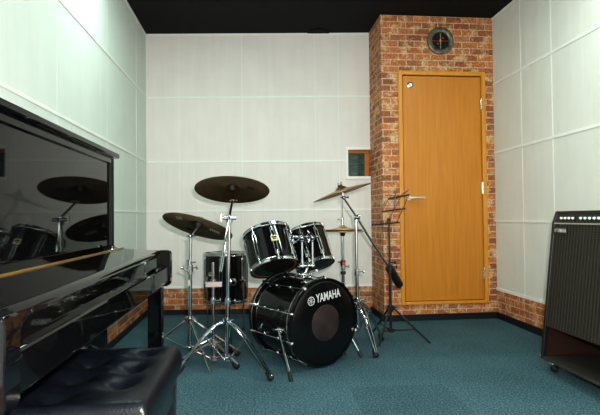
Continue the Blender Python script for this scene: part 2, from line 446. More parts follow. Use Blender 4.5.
# round dial above the door
dc = V((1.650, YB, 2.438))
dl = thing('wall_dial', dc, 'round grey-green dial with a cross of green and red dots, above the door', 'dial')
fd = frame(dc, (0,-1,0))
mb = MB(); mb.lathe([(0,0), (.112,0), (.119,.006), (.121,.016), (.117,.026), (.104,.032), (.090,.031), (.078,.024), (.076,.014), (0,.014)], fd, 64); mb.build('dial_rim', M['dial'], dl)
mb = MB(); mb.lathe([(0,.013), (.0765,.013), (.0765,.016), (0,.016)], fd, 48); mb.build('dial_face', M['dial_face'], dl)
def dots(name, pts, mat, r=.0043):
    mb = MB()
    for (x, z) in pts: mb.lathe([(r,.0155), (r,.0185), (0,.019)], frame(dc + V((x, 0, z)), (0,-1,0)), 10)
    mb.build(name, mat, dl)
for i in range(1, 6):
    for s in (-1, 1): dots('green_dot', [(0, s*i*.0125)], M['green_dot']); dots('red_dot', [(s*i*.0135, -.002)], M['red_dot'])
for p in ((.022, .026), (-.022, -.026)): dots('red_dot', [p], M['red_dot'], .008)
dots('centre_dot', [(0, 0)], M['orange_dot'], .009)
for a in (25, 50, 125, 155, 205, 230, 310, 335): dots('dark_dot', [(.055*math.cos(math.radians(a)), .055*math.sin(math.radians(a)))], M['black_metal'], .007)

# dark half-round vent where the ceiling meets the back wall
mb = MB(); cx, cyy = .635, by(.635)-.001
pts = [(cx + .105*math.cos(PI+PI*k/24), cyy + .115*math.sin(PI+PI*k/24), C_) for k in range(25)]
mb.prism(pts, (0, 0, -.006))
o = mb.build('ceiling_vent', simple('vent_black', (.002,.002,.002), .6, spec=.1), base=(cx, cyy, C_))
tag(o, 'small black half-round vent on the dark ceiling against the back wall', 'vent')

# ------------------------------------------------------------------ upright piano
PF, PN = 2.24, .757                                   # far and near ends along Y
px_panel = -.636
pn = thing('upright_piano', (-.68, 1.5, 0), 'glossy black upright piano standing against the left wall', 'piano')
def slab(name, poly, y0, y1, mat='piano', bevel=.003, parent=None):
    mb = MB(); mb.prism([(x, y0, z) for x, z in poly], (0, y1-y0, 0)); return mb.build(name, M[mat], parent or pn, bevel=bevel)
XBK = -.965
slab('lid', [(XBK,1.176), (-.608,1.176), (-.604,1.181), (-.604,1.195), (-.608,1.200), (XBK,1.200)], PN-.012, PF+.012, bevel=.002)
slab('upper_panel', [(-.69,.78), (px_panel,.78), (px_panel,1.172), (-.69,1.172)], PN+.036, PF-.036, bevel=.0)
slab('top_rail', [(-.69,1.150), (-.626,1.150), (-.626,1.176), (-.69,1.176)], PN+.04, PF-.04, bevel=.002)
for y0, y1 in ((PF-.036, PF), (PN, PN+.036)):
    mb = MB(); mb.prism([(XBK,y0,0), (-.655,y0,0), (-.655,y0,1.176), (XBK,y0,1.176)], (0, y1-y0, 0))
    side = mb.build('side_panel', M['piano'], pn, bevel=.003)
    ym = (y0+y1)/2
    mb = MB(); prof = []
    for k in range(13):
        a = PI*k/12; prof.append((-.655 + .034*math.sin(a), ym + .0175*math.cos(a)))
    mb.prism([(x, y, .772) for x, y in prof], (0, 0, .402))
    mb.build('stile', M['piano'], side, angle=60)
slab('back_panel', [(XBK,.05), (XBK+.02,.05), (XBK+.02,1.172), (XBK,1.172)], PN+.05, PF-.05)
slab('knee_panel', [(-.675,.12), (-.655,.12), (-.655,.62), (-.675,.62)], PN+.05, PF-.05, bevel=0)
slab('bottom_rail', [(-.70,.02), (-.64,.02), (-.64,.12), (-.70,.12)], PN+.05, PF-.05)
slab('key_bed', [(-.66,.60), (-.40,.60), (-.40,.635), (-.66,.635)], PN+.04, PF-.04)
fbd = slab('fallboard', [(-.69,.62), (-.69,.790), (-.632,.786), (-.600,.774), (-.425,.757), (-.410,.753), (-.402,.744), (-.400,.732), (-.400,.62)], PN+.048, PF-.048, bevel=.0015)
mb = MB(); mb.box2((-.578, PN+.05, .770), (-.569, PF-.05, .7742)); mb.tube([(-.5735, PN+.05, .7745), (-.5735, PF-.05, .7745)], .0032, 8)
tag(mb.build('long_hinge', M['brass'], fbd), 'brass strip hinge')
slab('key_slip', [(-.41,.618), (-.379,.618), (-.375,.622), (-.375,.688), (-.379,.693), (-.41,.693)], PN+.048, PF-.048, bevel=.0015)
for y0, y1 in ((PF-.05, PF), (PN, PN+.05)):
    poly = [(-.70,.600), (-.385,.600), (-.374,.606), (-.369,.618), (-.369,.742), (-.373,.753), (-.385,.758), (-.560,.762), (-.600,.768), (-.632,.785), (-.644,.806), (-.70,.806)]
    arm = slab('arm', poly, y0, y1, bevel=.003)
    mb = MB(); mb.box2((-.470, y0+.004, .065), (-.406, y1-.004, .605)); lg = mb.build('leg', M['piano'], pn, bevel=.004)
    mb = MB(); mb.box2((-.74, y0, .03), (-.385, y1, .075)); mb.build('toe_block', M['piano'], lg, bevel=.006)
    for x in (-.70, -.425):
        mb = MB(); mb.lathe([(0,-.012), (.018,-.012), (.018,.012), (0,.012)], frame((x, (y0+y1)/2, .0185), (0,1,0)), 16); tag(mb.build('caster', M['brass'], lg), 'brass caster')
mb = MB(); mb.lathe([(0,0), (.010,0), (.010,.006), (.004,.012), (0,.012)], frame((-.61, PF-.08, .779), (.2,0,1)), 14)
mb.build('flash_glint_disc', M['chrome'], fbd)  # added chrome disc in place of a flash highlight by the arm

# ------------------------------------------------------------------ piano bench
bc = V((-.395, 1.325, 0))
bn = thing('piano_bench', bc, 'black leather piano bench with a tufted seat in front of the piano', 'bench')
sx, sy, zt, zb_ = .160, .245, .497, .405
nx, ny = 56, 84
btn = [(-.085, -.155), (.065, -.09), (-.085, -.0), (.065, .045), (-.085, .155), (.065, .19)]
btn = [(.062, -.085), (.062, .045), (.062, .190), (-.07, -.16), (-.07, -.02), (-.07, .115)]
def ridge(x, y):
    h = 0
    for (bx, b_y) in btn:
        q = ((x-bx)**2 + ((y-b_y)*.9)**2); h -= .026*math.exp(-q/(2*.026**2)) + .008*math.exp(-q/(2*.055**2))
    for i, (bx, b_y) in enumerate(btn):                       # folds between neighbouring buttons
        for (cx2, cy2) in btn[i+1:]:
            d = math.hypot(cx2-bx, cy2-b_y)
            if d < .17 and abs(cx2-bx) > .01:
                t = max(0, min(1, ((x-bx)*(cx2-bx)+(y-b_y)*(cy2-b_y))/d**2)); e = math.hypot(x-bx-t*(cx2-bx), y-b_y-t*(cy2-b_y))
                h -= .005*math.exp(-(e/.012)**2)
    return h
mb = MB(); vs = []; fs = []
for j in range(ny+1):
    for i in range(nx+1):
        u, v = -1+2*i/nx, -1+2*j/ny
        x, y = sx*u, sy*v
        ex, ey = sx-abs(x), sy-abs(y)
        rr = .014; z = zt
        for e in (ex, ey):
            if e < rr: z -= rr - math.sqrt(max(0, rr*rr-(rr-e)**2))
        fade = min(1, min(ex, ey)/.045)
        vs.append((bc.x+x, bc.y+y, z + fade*ridge(x, y)*1. + .006*fade))
    
for j in range(ny):
    for i in range(nx): a = j*(nx+1)+i; fs.append((a, a+1, a+nx+2, a+nx+1))
edge = [i for i in range(nx+1)] + [j*(nx+1)+nx for j in range(1, ny+1)] + [ny*(nx+1)+i for i in range(nx-1, -1, -1)] + [j*(nx+1) for j in range(ny-1, 0, -1)]
o0 = len(vs)
for zz, inset in ((zt-.03, -.004), (zb_+.03, -.004), (zb_+.006, .0), (zb_, .006)):
    for e in edge:
        p = vs[e]; dx, dy = p[0]-bc.x, p[1]-bc.y
        vs.append((bc.x+dx*(1-inset/sx), bc.y+dy*(1-inset/sy), zz))
ne = len(edge)
ring = [edge] + [list(range(o0+k*ne, o0+(k+1)*ne)) for k in range(4)]
for k in range(4):
    for i in range(ne): fs.append((ring[k][i], ring[k][(i+1) % ne], ring[k+1][(i+1) % ne], ring[k+1][i]))
fs.append(tuple(ring[4]))
mb.add(vs, fs); seat = mb.build('seat', M['leather'], bn, angle=50)
for (bx, b_y) in btn:
    mb = MB(); mb.ball((bc.x+bx, bc.y+b_y, zt+ridge(bx, b_y)+.0065), .009, 12, 0, (1,1,.45)); mb.build('tufting_button', M['leather'], seat)
mb = MB(); x0, x1, y0, y1 = bc.x-sx+.012, bc.x+sx-.012, bc.y-sy+.012, bc.y+sy-.012
mb.box2((x0,y0,.345), (x1,y0+.02,zb_)); mb.box2((x0,y1-.02,.345), (x1,y1,zb_)); mb.box2((x0,y0,.345), (x0+.02,y1,zb_)); mb.box2((x1-.02,y0,.345), (x1,y1,zb_))
mb.build('apron', M['black_wood'], bn)
for x in (x0+.018, x1-.018):
    for y in (y0+.018, y1-.018):
        mb = MB(); w0, w1 = .021, .015
        mb.add([(x+a*w1, y+b*w1, 0) for a, b in ((-1,-1),(1,-1),(1,1),(-1,1))] + [(x+a*w0, y+b*w0, .402) for a, b in ((-1,-1),(1,-1),(1,1),(-1,1))],
               [(3,2,1,0), (4,5,6,7), (0,1,5,4), (1,2,6,5), (2,3,7,6), (3,0,4,7)])
        mb.build('leg', M['black_wood'], bn, bevel=.003)

# ------------------------------------------------------------------ bass drum
ph = math.radians(32.5)
dF = V((math.sin(ph), -math.cos(ph), 0))               # points out of the front head
R0 = .266; cF = V((.428, 2.862, R0+.002)); dep = .42
bF = frame(cF, dF, (math.cos(ph), math.sin(ph), 0))    # x = viewer's right, z out of the head
bd = thing('bass_drum', (.29, 3.06, 0), 'big black bass drum lying on its side with white lettering on its front head', 'bass drum', 'drum kit drums')
mb = MB(); mb.lathe([(.249,-dep+.02), (.249,-.02), (.241,-.02), (.241,-dep+.02)], bF, 72, closed=True); mb.build('shell', M['shell'], bd)
for z0 in (-.018, -dep):
    s_ = 1 if z0 > -.1 else -1
    mb = MB(); mb.lathe([(.250,z0-.018), (R0-.003,z0-.018), (R0,z0-.014), (R0,z0+.014), (R0-.003,z0+.018), (.250,z0+.018)], bF, 80, closed=True)
    hp = mb.build('hoop', M['shell'], bd)
    mb = MB(); zi = z0 - s_*.014
    mb.lathe([(R0-.012,zi-.003), (R0+.0012,zi-.003), (R0+.0012,zi+.003), (R0-.012,zi+.003)], bF, 80, closed=True)
    mb.build('hoop_inlay', M['steel'], hp)
mb = MB(); mb.lathe([(0,.001), (.15,.001), (.235,.000), (.245,-.003), (.251,-.006), (.251,-.012), (0,-.012)], bF, 80)
hd = mb.build('front_head', M['head'], bd)
mb = MB(); mb.lathe([(0,-dep-.002), (.249,-dep-.002), (.249,-dep+.006), (0,-dep+.006)], bF, 64); mb.build('rear_head', M['smoke'], bd)
pc = bF @ Matrix.Translation((.004, -.002, 0))
mb = MB(); mb.lathe([(0,.0028), (.106,.0028), (.109,.0012), (.109,-.003), (0,-.003)], pc, 56); tag(mb.build('sound_hole', M['port'], hd), 'dusky grey-brown round window in the head')
mb = MB(); rt = Matrix.Rotation(math.radians(5.5), 4, 'Z')
text_mb(mb, 'YAMAHA', bF @ Matrix.Translation((.026, .160, .0012)) @ rt, .196, .052, .018)
fork_logo(mb, bF @ Matrix.Translation((-.108, .140, .0012)) @ rt, .0265)
mb.build('lettering', M['silver_ink'], hd)
nl = 10
for k in range(nl):
    a = 2*PI*k/nl + math.radians(18)
    ca, sa = math.cos(a), math.sin(a)
    if sa < -.9: pass
    mb = MB()
    P = lambda r, z: bF @ V((r*ca, r*sa, z))
    mb.tube([P(R0-.004, .004), P(R0+.004, .002), P(R0+.006, -.012), P(R0-.002, -.045)], [.009,.010,.009,.006], 8)      # claw
    mb.tube([P(.264, -.03), P(.264, -.15)], .003, 8); mb.ball(P(.259, -.14), .0115, 10)
    lg = mb.build('lug', M['chrome'], bd)
    mb = MB()
    mb.tube([P(R0-.004, -dep-.004-.018+.018), P(R0+.005, -dep-.002), P(R0+.006, -dep+.012), P(R0-.002, -dep+.045)], [.009,.010,.009,.006], 8)
    mb.tube([P(.264, -dep+.03), P(.264, -.14)], .003, 8); mb.ball(P(.259, -dep+.14), .0115, 10)
    mb.build('tension_rod', M['chrome'], lg)
for (br, ft_) in (((.150, 2.820, .235), (.203, 2.640, .0)), ((.580, 3.100, .215), (.690, 3.040, .0))):
    br, ft_ = V(br), V(ft_)
    mb = MB(); mb.tube([br, br.lerp(ft_, .86)], [.008,.007], 10); mb.tube([br.lerp(ft_, -.06), br.lerp(ft_, .12)], .012, 12)
    mb.tube([br + V((-.03,-.0,.01)), br + V((.012,-.01,.012))], .0045, 8); mb.ball(br + V((-.03, 0, .01)), .008, 8)
    inw = (V((.363, 2.96, .275)) - br).normalized()
    mb.tube([br, br + inw*.045], .020, 14)
    sp = mb.build('spur', M['chrome'], bd)
    mb = MB(); mb.tube([br.lerp(ft_, .82), br.lerp(ft_, .88), ft_ + V((0,0,.001))], [.008,.012,.013], 12); mb.build('rubber_foot', M['rubber'], sp)

# tom holder on the bass drum
hb = V((.319, 3.03, .512)); blk = V((.347, 3.075, .590))
th = MB(); th.box(hb + V((0,0,.006)), (.07,.07,.016), Matrix.Rotation(ph, 3, 'Z')); th.tube([hb + V((0,0,.010)), hb + V((0,0,.040))], .024, 16)
th.tube([hb + V((0,0,.0)), hb + V((.02,.008,.06)), blk], .011, 12)
th.tube([blk + V((-.047,0,0)), blk + V((.047,0,0))], .014, 14); th.tube([hb + V((-.03,-.03,.03)), hb + V((.05,-.03,.03))], .005, 8); th.ball(hb + V((.05,-.03,.03)), .009, 8); th.ball(hb + V((-.03,-.03,.03)), .009, 8)
holder = th.build('tom_holder', M['chrome'], bd, bevel=.002)

# ------------------------------------------------------------------ toms
def drum(name, bot, top, r, label, group, nlug, a0, badge=None, cat='drum', edge=True):
    bot, top = V(bot), V(top); ax = (top-bot); L = ax.length; fr = frame(bot, ax, (1,0,0))
    t = thing(name, bot, label, cat, group)
    mb = MB(); mb.lathe([(r,.008), (r,L-.008), (r-.007,L-.008), (r-.007,.008)], fr, 56, closed=True); mb.build('shell', M['shell'], t)
    for z, s in ((0, 1), (L, -1)):
        mb = MB()
        pr = [(r-.001,.013), (r+.010,.014), (r+.011,.011), (r+.005,.009), (r+.005,-.004), (r+.009,-.006), (r+.009,-.009), (r+.001,-.009), (r+.001,.009)]
        mb.lathe([(a, z + s*b) for a, b in pr], fr, 56, closed=True); mb.build('hoop', M['chrome'], t)
    mb = MB(); mb.lathe([(0,-.002), (r,-.002), (r,.004), (0,.004)], fr, 48); hb_ = mb.build('bottom_head', M['smoke'], t)
    if edge:
        mb = MB(); mb.lathe([(r-.016,-.0030), (r-.005,-.0030), (r-.005,-.0015), (r-.016,-.0015)], fr, 48, closed=True); mb.build('bearing_edge', M['wood_edge'], hb_)
    mb = MB(); mb.lathe([(0,L-.004), (r,L-.004), (r,L+.001), (0,L+.001)], fr, 48); mb.build('top_head', M['smoke'], t)
    for k in range(nlug):
        a = a0 + 2*PI*k/nlug; mb = MB()
        P = lambda rr, z, da=0.: fr @ V((rr*math.cos(a+da), rr*math.sin(a+da), z))
        da = .0095/r
        for sgn in (-1, 1): mb.tube([P(r+.004, .03, sgn*da), P(r+.010, .05, sgn*da), P(r+.010, L-.05, sgn*da), P(r+.004, L-.03, sgn*da)], .0032, 8)
        for z in (0, L): mb.tube([P(r+.009, z), P(r+.009, abs(z-.055))], .0034, 8)
        for z in (.004, L-.004): mb.tube([P(r+.009, z-.010), P(r+.009, z+.010)], .0065, 8)
        mb.build('lug', M['chrome'], t)
    if badge is not None:
        a, zc, s = badge; c = fr @ V(((r+.0155)*math.cos(a), (r+.0155)*math.sin(a), zc)); nrm = fr.to_3x3() @ V((math.cos(a), math.sin(a), 0))
        bf = frame(c, nrm, nrm.cross(ax)*-1)
        mb = MB(); mb.add([bf @ V(p) for p in [(x*s, y*s, z) for z in (-.006, .002) for x, y in ((-1,-.85),(1,-.85),(1,.85),(-1,.85))]], [(0,3,2,1), (4,5,6,7), (0,1,5,4), (1,2,6,5), (2,3,7,6), (3,0,4,7)])
        bb = mb.build('badge', M['gold'], t)
        mb = MB()
        for x0, x1, y0, y1 in ((-.75,.72,.05,.55), (-.5,.45,-.45,-.12)):
            mb.add([bf @ V((x*s, y*s, .0026)) for x, y in ((x0,y0),(x1,y0),(x1,y1),(x0,y1))], [(0,1,2,3)])
        mb.build('badge_print', M['head'], bb, smooth=False)
    return t, fr, L
rb1, rt1 = V((.137, 3.105, .578)), V((.088, 3.215, .796))
t1, f1, L1 = drum('rack_tom', rb1, rt1, .1515, 'black rack tom with a gold badge, tilted above the left of the bass drum', 'drum kit drums', 8, math.radians(-82), (math.radians(-82), .135, .021), 'tom drum')
rb2, rt2 = V((.422, 3.245, .575)), V((.366, 3.345, .802))
t2, f2, L2 = drum('rack_tom', rb2, rt2, .128, 'smaller black rack tom, right of the tom holder, nearest the hi-hat', 'drum kit drums', 8, math.radians(-70), None, 'tom drum')
ft3, ff, Lf = drum('floor_tom', (-.222, 4.0, .228), (-.222, 4.0, .612), .172, 'black floor tom standing on thin legs by the brick wainscot', 'drum kit drums', 6, math.radians(-100), (math.radians(-128), .23, .016), 'floor tom', edge=False)
for a in (-42, -138, 90):
    a = math.radians(a); c = V((-.222 + .192*math.cos(a), 4.0 + .192*math.sin(a), 0)); mb = MB()
    mb.tube([c + V((0,0,.012)), c + V((0,0,.44))], .006, 10)
    ou = V((math.cos(a), math.sin(a), 0)); mb.tube([c + V((0,0,.40)) - ou*.02, c + V((0,0,.40)) + ou*.014], .013, 10); mb.tube([c + V((-.03,0,.40)) , c + V((.03,0,.40))], .004, 8)
    lg = mb.build('leg', M['chrome'], ft3)
    mb = MB(); mb.tube([c + V((0,0,.0)), c + V((0,0,.03))], [.012,.009], 10); mb.build('rubber_foot', M['rubber'], lg)
mb = MB(); mb.lathe([(0,0), (.034,0), (.032,.010), (.016,.016), (.012,.03), (0,.03)], frame((-.165, 3.836, .395), (.33,-.95,0)), 24); mb.build('mount_plate', M['chrome'], ft3)

# rods and brackets between the holder and the toms
for X, tom, fr, L, aim in ((.314, t1, f1, L1, V((.250, 3.110, .722))), (.382, t2, f2, L2, V((.392, 3.165, .720)))):
    top = V((X, 3.078, .770)); mb = MB()
    mb.tube([V((X, 3.078, .586)), top], .0088, 12); mb.tube([V((X, 3.078, .580)), V((X, 3.078, .618))], .0145, 12)
    mb.ball(top, .019, 14); mb.tube([top, top.lerp(aim, .75)], .0095, 10)
    mb.tube([top + V((-.026,-.014,.006)), top + V((.026,-.014,.006))], .005, 8); mb.ball(top + V((.03,-.014,.006)), .009, 8)
    rd = mb.build('tom_arm', M['chrome'], holder)
    mb = MB(); mb.tube([V((X, 3.078, .742)), V((X, 3.078, .750))], .0095, 12); tag(mb.build('memory_band', M['blue'], rd), 'blue band')
    mb = MB(); dirn = (aim - top).normalized(); a1 = top.lerp(aim, .55)
    nr = V((fr.translation + (fr.to_3x3() @ V((0,0,1)))*(L*.62))); ctr = nr; axd = fr.to_3x3() @ V((0,0,1))
    tow = (top - ctr); tow = (tow - axd*tow.dot(axd)).normalized(); r_ = .1515 if tom is t1 else .128
    srf = ctr + tow*(r_ - .004)
    mb.box(srf + tow*.008, (.05, .05, .016), frame((0,0,0), tow, axd).to_3x3()); mb.tube([srf, srf + tow*.03], .022, 14)
    mb.tube([srf + tow*.018 + axd*.05, srf + tow*.018 - axd*.05], .007, 10); mb.tube([srf + tow*.02, top], .011, 10)
    for s in (-1, 1): mb.ball(srf + tow*.022 + axd*.03*s, .011, 10)
    mb.build('bracket', M['chrome'], tom)

# ------------------------------------------------------------------ stands and cymbals
def rubber_foot(p, d, parent, r=.0195, h=.052):
    p = V(p); d = V(d).normalized(); mb = MB()
    q = p - d*h
    mb.tube([q, q + d*h*.25, p - d*.008, p], [r*.55, r*.75, r, r*.85], 12)
    dz = min(v.z for v in mb.v)
    for v in mb.v: v.z -= dz
    mb.build('rubber_foot', M['rubber'], parent)
def tripod(t, mast, zc, zb, feet, double=True, mat='chrome', foot=True, r=.0055, mid=.5):
    mast = V((mast[0], mast[1], 0))
    for f in feet:
        bare = f[2] < 0; f = V((f[0], f[1], 0)); a = mast + V((0,0,zc)); o = (f - mast); o.z = 0; o.normalize(); sd = V((-o.y, o.x, 0))
        a = a + o*.022; fd = V((f.x, f.y, .028 if foot and not bare else .007))
        mb = MB()
        if double:
            k = a.lerp(fd, .42) + V((0,0,.030))
            for s in (-1, 1):
                w = .012
                mb.tube([a + sd*s*w*.6, a.lerp(k, .5) + sd*s*w + V((0,0,.012)), k + sd*s*w, k.lerp(fd, .55) + sd*s*w*.9, fd + sd*s*w*.35], r, 8)
            mb.tube([k - sd*.018, k + sd*.018], .005, 8); mb.tube([a - sd*.014, a + sd*.014], .007, 8); mb.tube([fd - o*.03 + V((0,0,.012)), fd], .008, 8)
        else:
            k = a.lerp(fd, mid); mb.tube([a, k, fd], r*1.15, 8)
        lg = mb.build('leg', M[mat], t)
        mb = MB(); b0 = mast + V((0,0,zb)) + o*.018
        if double:
            for s in (-1, 1): mb.tube([b0 + sd*s*.007, k + sd*s*.010], .0036, 8)
        else: mb.tube([b0, k], r*.8, 8)
        mb.build('brace', M[mat], lg)
        if foot and not bare: rubber_foot(f, fd - k, lg)
    mb = MB()
    mb.tube([mast + V((0,0,zc-.022)), mast + V((0,0,zc+.022))], .021, 16); m2 = MB(); m2.tube([mast + V((0,0,zb-.014)), mast + V((0,0,zb+.014))], .019, 16)
    for f in feet:
        o = V((f[0]-mast.x, f[1]-mast.y, 0)); o.normalize(); mb.box(mast + o*.02 + V((0,0,zc)), (.02,.02,.03)); m2.box(mast + o*.018 + V((0,0,zb)), (.016,.016,.022))
    mb.tube([mast + V((.018,-.012,zc+.006)), mast + V((.045,-.025,zc+.01))], .0045, 8)
    mb.build('leg_collar', M[mat], t); m2.build('brace_collar', M[mat], t)
def mast_tube(t, a, b, split, r0, r1, name='mast', mat='chrome'):
    a, b = V(a), V(b); s = a.lerp(b, split)
    mb = MB(); mb.tube([a, s], r0, 16); mb.tube([s, b], r1, 16); m = mb.build(name, M[mat], t, angle=50)
    mb = MB(); mb.tube([s - (b-a).normalized()*.025, s + (b-a).normalized()*.02], r0+.005, 16); mb.box(s + V((0,-r0-.006,0)), (.018,.018,.03)); mb.build('height_collar', M[mat], m)
    mb = MB(); mb.tube([s + V((.0,-.01,0)), s + V((.040,-.022,.004))], .004, 8); mb.ball(s + V((.044,-.022,.004)), .010, 10, 0, (.6,.6,1.4))
    mb.build('wing_screw', M[mat], m); return m
def cymbal(name, c, n, rad, label, cat, group, bell=.026, felt=True, mat='cymbal', bow=1., flip=False):
    fr = frame(c, n); R = rad; sg = -1 if flip else 1
    top = [(0, bell+.004), (.012, bell+.004)] if False else []
    br = R*.20
    prof = [(.006, bell), (br*.35, bell*.95), (br*.7, bell*.68), (br*.95, bell*.28), (br*1.12, bell*.08), (R*.4, -.002*bow), (R*.7, -.010*bow), (R*.9, -.016*bow), (R, -.020*bow)]
    und = [(r, z-.0016) for r, z in reversed(prof)]
    mb = MB(); mb.lathe([(r, sg*z) for r, z in prof + und], fr, 96, closed=True)
    # keep the object's own axis along the cymbal so the lathe rings follow it
    me_pts = [fr.inverted() @ p for p in mb.v]; mb.v = me_pts
    o = mb.build(name, M[mat], angle=50); o.matrix_world = fr
    tag(o, label, cat, group)
    return o, fr, prof
def mark(o, fr, prof, name, polys, mat, R):
    """flat printed marks on the underside, following the bow; polys in polar-ish local xy"""
    def zat(r):
        for (r0, z0), (r1, z1) in zip(prof[:-1], prof[1:]):
            if r0 <= r <= r1: return z0 + (z1-z0)*(r-r0)/(r1-r0)
        return prof[-1][1]
    mb = MB()
    for poly in polys:
        mb.add([(x, y, zat(math.hypot(x, y)) - .0022) for x, y in poly], [tuple(range(len(poly)))])
    ob = mb.build(name, mat, smooth=False); ob.parent = o; ob.matrix_parent_inverse = Matrix.Identity(4)
def rect(cx, cy, w, h, a=0.):
    ca, sa = math.cos(a), math.sin(a)
    return [(cx + x*ca - y*sa, cy + x*sa + y*ca) for x, y in ((-w/2,-h/2), (w/2,-h/2), (w/2,h/2), (-w/2,h/2))]
def tilter(t, base, c, n, extra=.045):
    """threaded stem through the cymbal with felts, cup and wing nut"""
    c, n = V(c), V(n).normalized(); base = V(base)
    mb = MB(); mb.tube([base, c - n*.02], .0075, 12); mb.ball(base, .014, 12); mb.tube([c - n*.03, c + n*extra], .0032, 8)
    mb.tube([base + V((-.022,-.008,0)), base + V((.024,-.008,.003))], .0045, 8); mb.ball(base + V((.027,-.008,.003)), .008, 8)
    tl = mb.build('tilter', M['chrome'], t)
    bz = .026
    mb = MB(); mb.lathe([(0,bz-.0015), (.017,bz-.0015), (.017,bz+.009), (0,bz+.009)], frame(c, n), 18); mb.lathe([(0,-.020), (.010,-.020), (.016,-.008), (.015,bz-.006), (0,bz-.006)], frame(c, n), 18); mb.build('felt', M['felt'], tl)
    mb = MB(); f2_ = frame(c, n); mb.lathe([(0,bz+.009), (.008,bz+.009), (.007,bz+.022), (0,bz+.022)], f2_, 12)
    mb.tube([f2_ @ V((-.016,0,bz+.021)), f2_ @ V((0,0,bz+.014)), f2_ @ V((.016,0,bz+.021))], [.004,.005,.004], 8); mb.build('wing_nut', M['chrome'], tl)

STG, CYG = 'chrome cymbal stands of the drum kit', 'bronze cymbals of the drum kit'
# stand nearest the bass drum on the left, with a near-upright boom
mA = (-.165, 2.95)
nA = V((.035, .321, 1)).normalized(); cA = V((-.137, 3.30, 1.110))
A = thing('cymbal_stand', (*mA, 0), 'chrome double-braced cymbal stand in front of the floor tom, carrying the high cymbal', 'cymbal stand', STG)
tripod(A, mA, .275, .045, [(.097,2.655,0), (-.440,2.85,0), (-.155,3.25,0)])
mast_tube(A, (*mA, .035), (-.142, 2.95, .895), .42, .0135, .0105)
mb = MB(); mb.tube([(-.186, 2.77, .594), (-.142, 2.935, .905), (-.134, 3.235, 1.020)], [.0095,.0085,.007], 12); mb.build('boom', M['chrome'], A)
mb = MB(); mb.tube([(-.142,2.955,.872), (-.142,2.955,.918)], .019, 16); mb.tube([(-.185,2.94,.902), (-.100,2.94,.902)], .011, 12); mb.box((-.19, 2.94, .905), (.012,.014,.05)); mb.build('boom_clamp', M['chrome'], A, bevel=.002)
tilter(A, (-.134, 3.235, 1.020), cA, nA)
o, fr, prof = cymbal('ride_cymbal', cA, nA, .254, 'bronze ride cymbal, the highest of them all, tilted so its underside shows', 'cymbal', CYG)
mark(o, fr, prof, 'printed_logo', [rect(.125, -.028+.02*k, .05, .012, .1) for k in range(2)], M['stamp_dark'], .2285)

# stand next to the piano
mB = (-.402, 3.08)
nB = V((.287, .33, 1)).normalized(); cB = V((-.345, 3.115, .866))
B = thing('cymbal_stand', (*mB, 0), 'chrome single-braced cymbal stand closest to the end of the piano', 'cymbal stand', STG)
tripod(B, mB, .262, .085, [(-.097,3.172,0), (-.250,2.825,-1), (-.72,3.22,0)], double=False, r=.0065)
mast_tube(B, (*mB, .075), (-.392, 3.08, .79), .72, .0125, .0095)
mb = MB(); mb.tube([(-.402,3.07,.565), (-.440,3.055,.592)], .0045, 8); mb.ball((-.442,3.054,.594), .010, 10); mb.tube([(-.402,3.08,.555), (-.402,3.08,.578)], .0145, 14); mb.build('wing_clamp', M['chrome'], B); mb = MB(); mb.tube([(-.401,3.08,.605), (-.401,3.08,.640)], .017, 14); mb.tube([(-.400,3.07,.625), (-.360,3.055,.628)], .0045, 8); mb.build('clamp', M['chrome'], B)
mb = MB(); mb.tube([(-.4005,3.08,.48), (-.4005,3.08,.515)], .0138, 14); mb.build('paper_label', simple('cream_label', (.6,.52,.36), .6), B)
tilter(B, (-.392, 3.08, .79), cB, nB)
o, fr, prof = cymbal('crash_cymbal', cB, nB, .2285, 'dark bronze crash cymbal drooping to the right, nearest the piano', 'cymbal', CYG)
mark(o, fr, prof, 'square_logo', [rect(-.117, -.06+dy, .036, .010) for dy in (-.028, .028)] + [rect(-.117+dx, -.06, .005, .066) for dx in (-.0155, .0155)] + [rect(-.117, -.06, .018, .026)], M['stamp'], .2285)
for k in range(5): mark(o, fr, prof, 'stamped_letter', [rect(.045 + .017*k, -.165 + .007*k, .011, .018)], M['stamp'], .2285); mark(o, fr, prof, 'script_stroke', [rect(.075 + .014*k, .05, .008, .05 - .018*(k % 2))], M['stamp'], .2285)
mark(o, fr, prof, 'dark_stamp', [rect(-.065, .135, .07, .045, -.1)], M['stamp_dark'], .2285)

# short stand clamped in front of the floor tom
mC = (-.249, 3.04)
Cs = thing('clamp_stand', (*mC, 0), 'short chrome tripod stand with a flat crosswise clamp, between the two left cymbal stands', 'stand', STG)
tripod(Cs, mC, .125, .03, [(-.095,2.885,0), (-.45,3.04,0), (-.215,3.29,0)], double=False, r=.007, mat='dull')
mast_tube(Cs, (*mC, .0), (-.250, 3.04, .625), .62, .012, .009)
mb = MB(); mb.box((-.245, 3.022, .491), (.105, .022, .034)); mb.tube([(-.249,3.04,.465), (-.249,3.04,.520)], .018, 14); mb.ball((-.295,3.015,.497), .009, 8); mb.build('crosswise_clamp', M['dull'], Cs, bevel=.003)

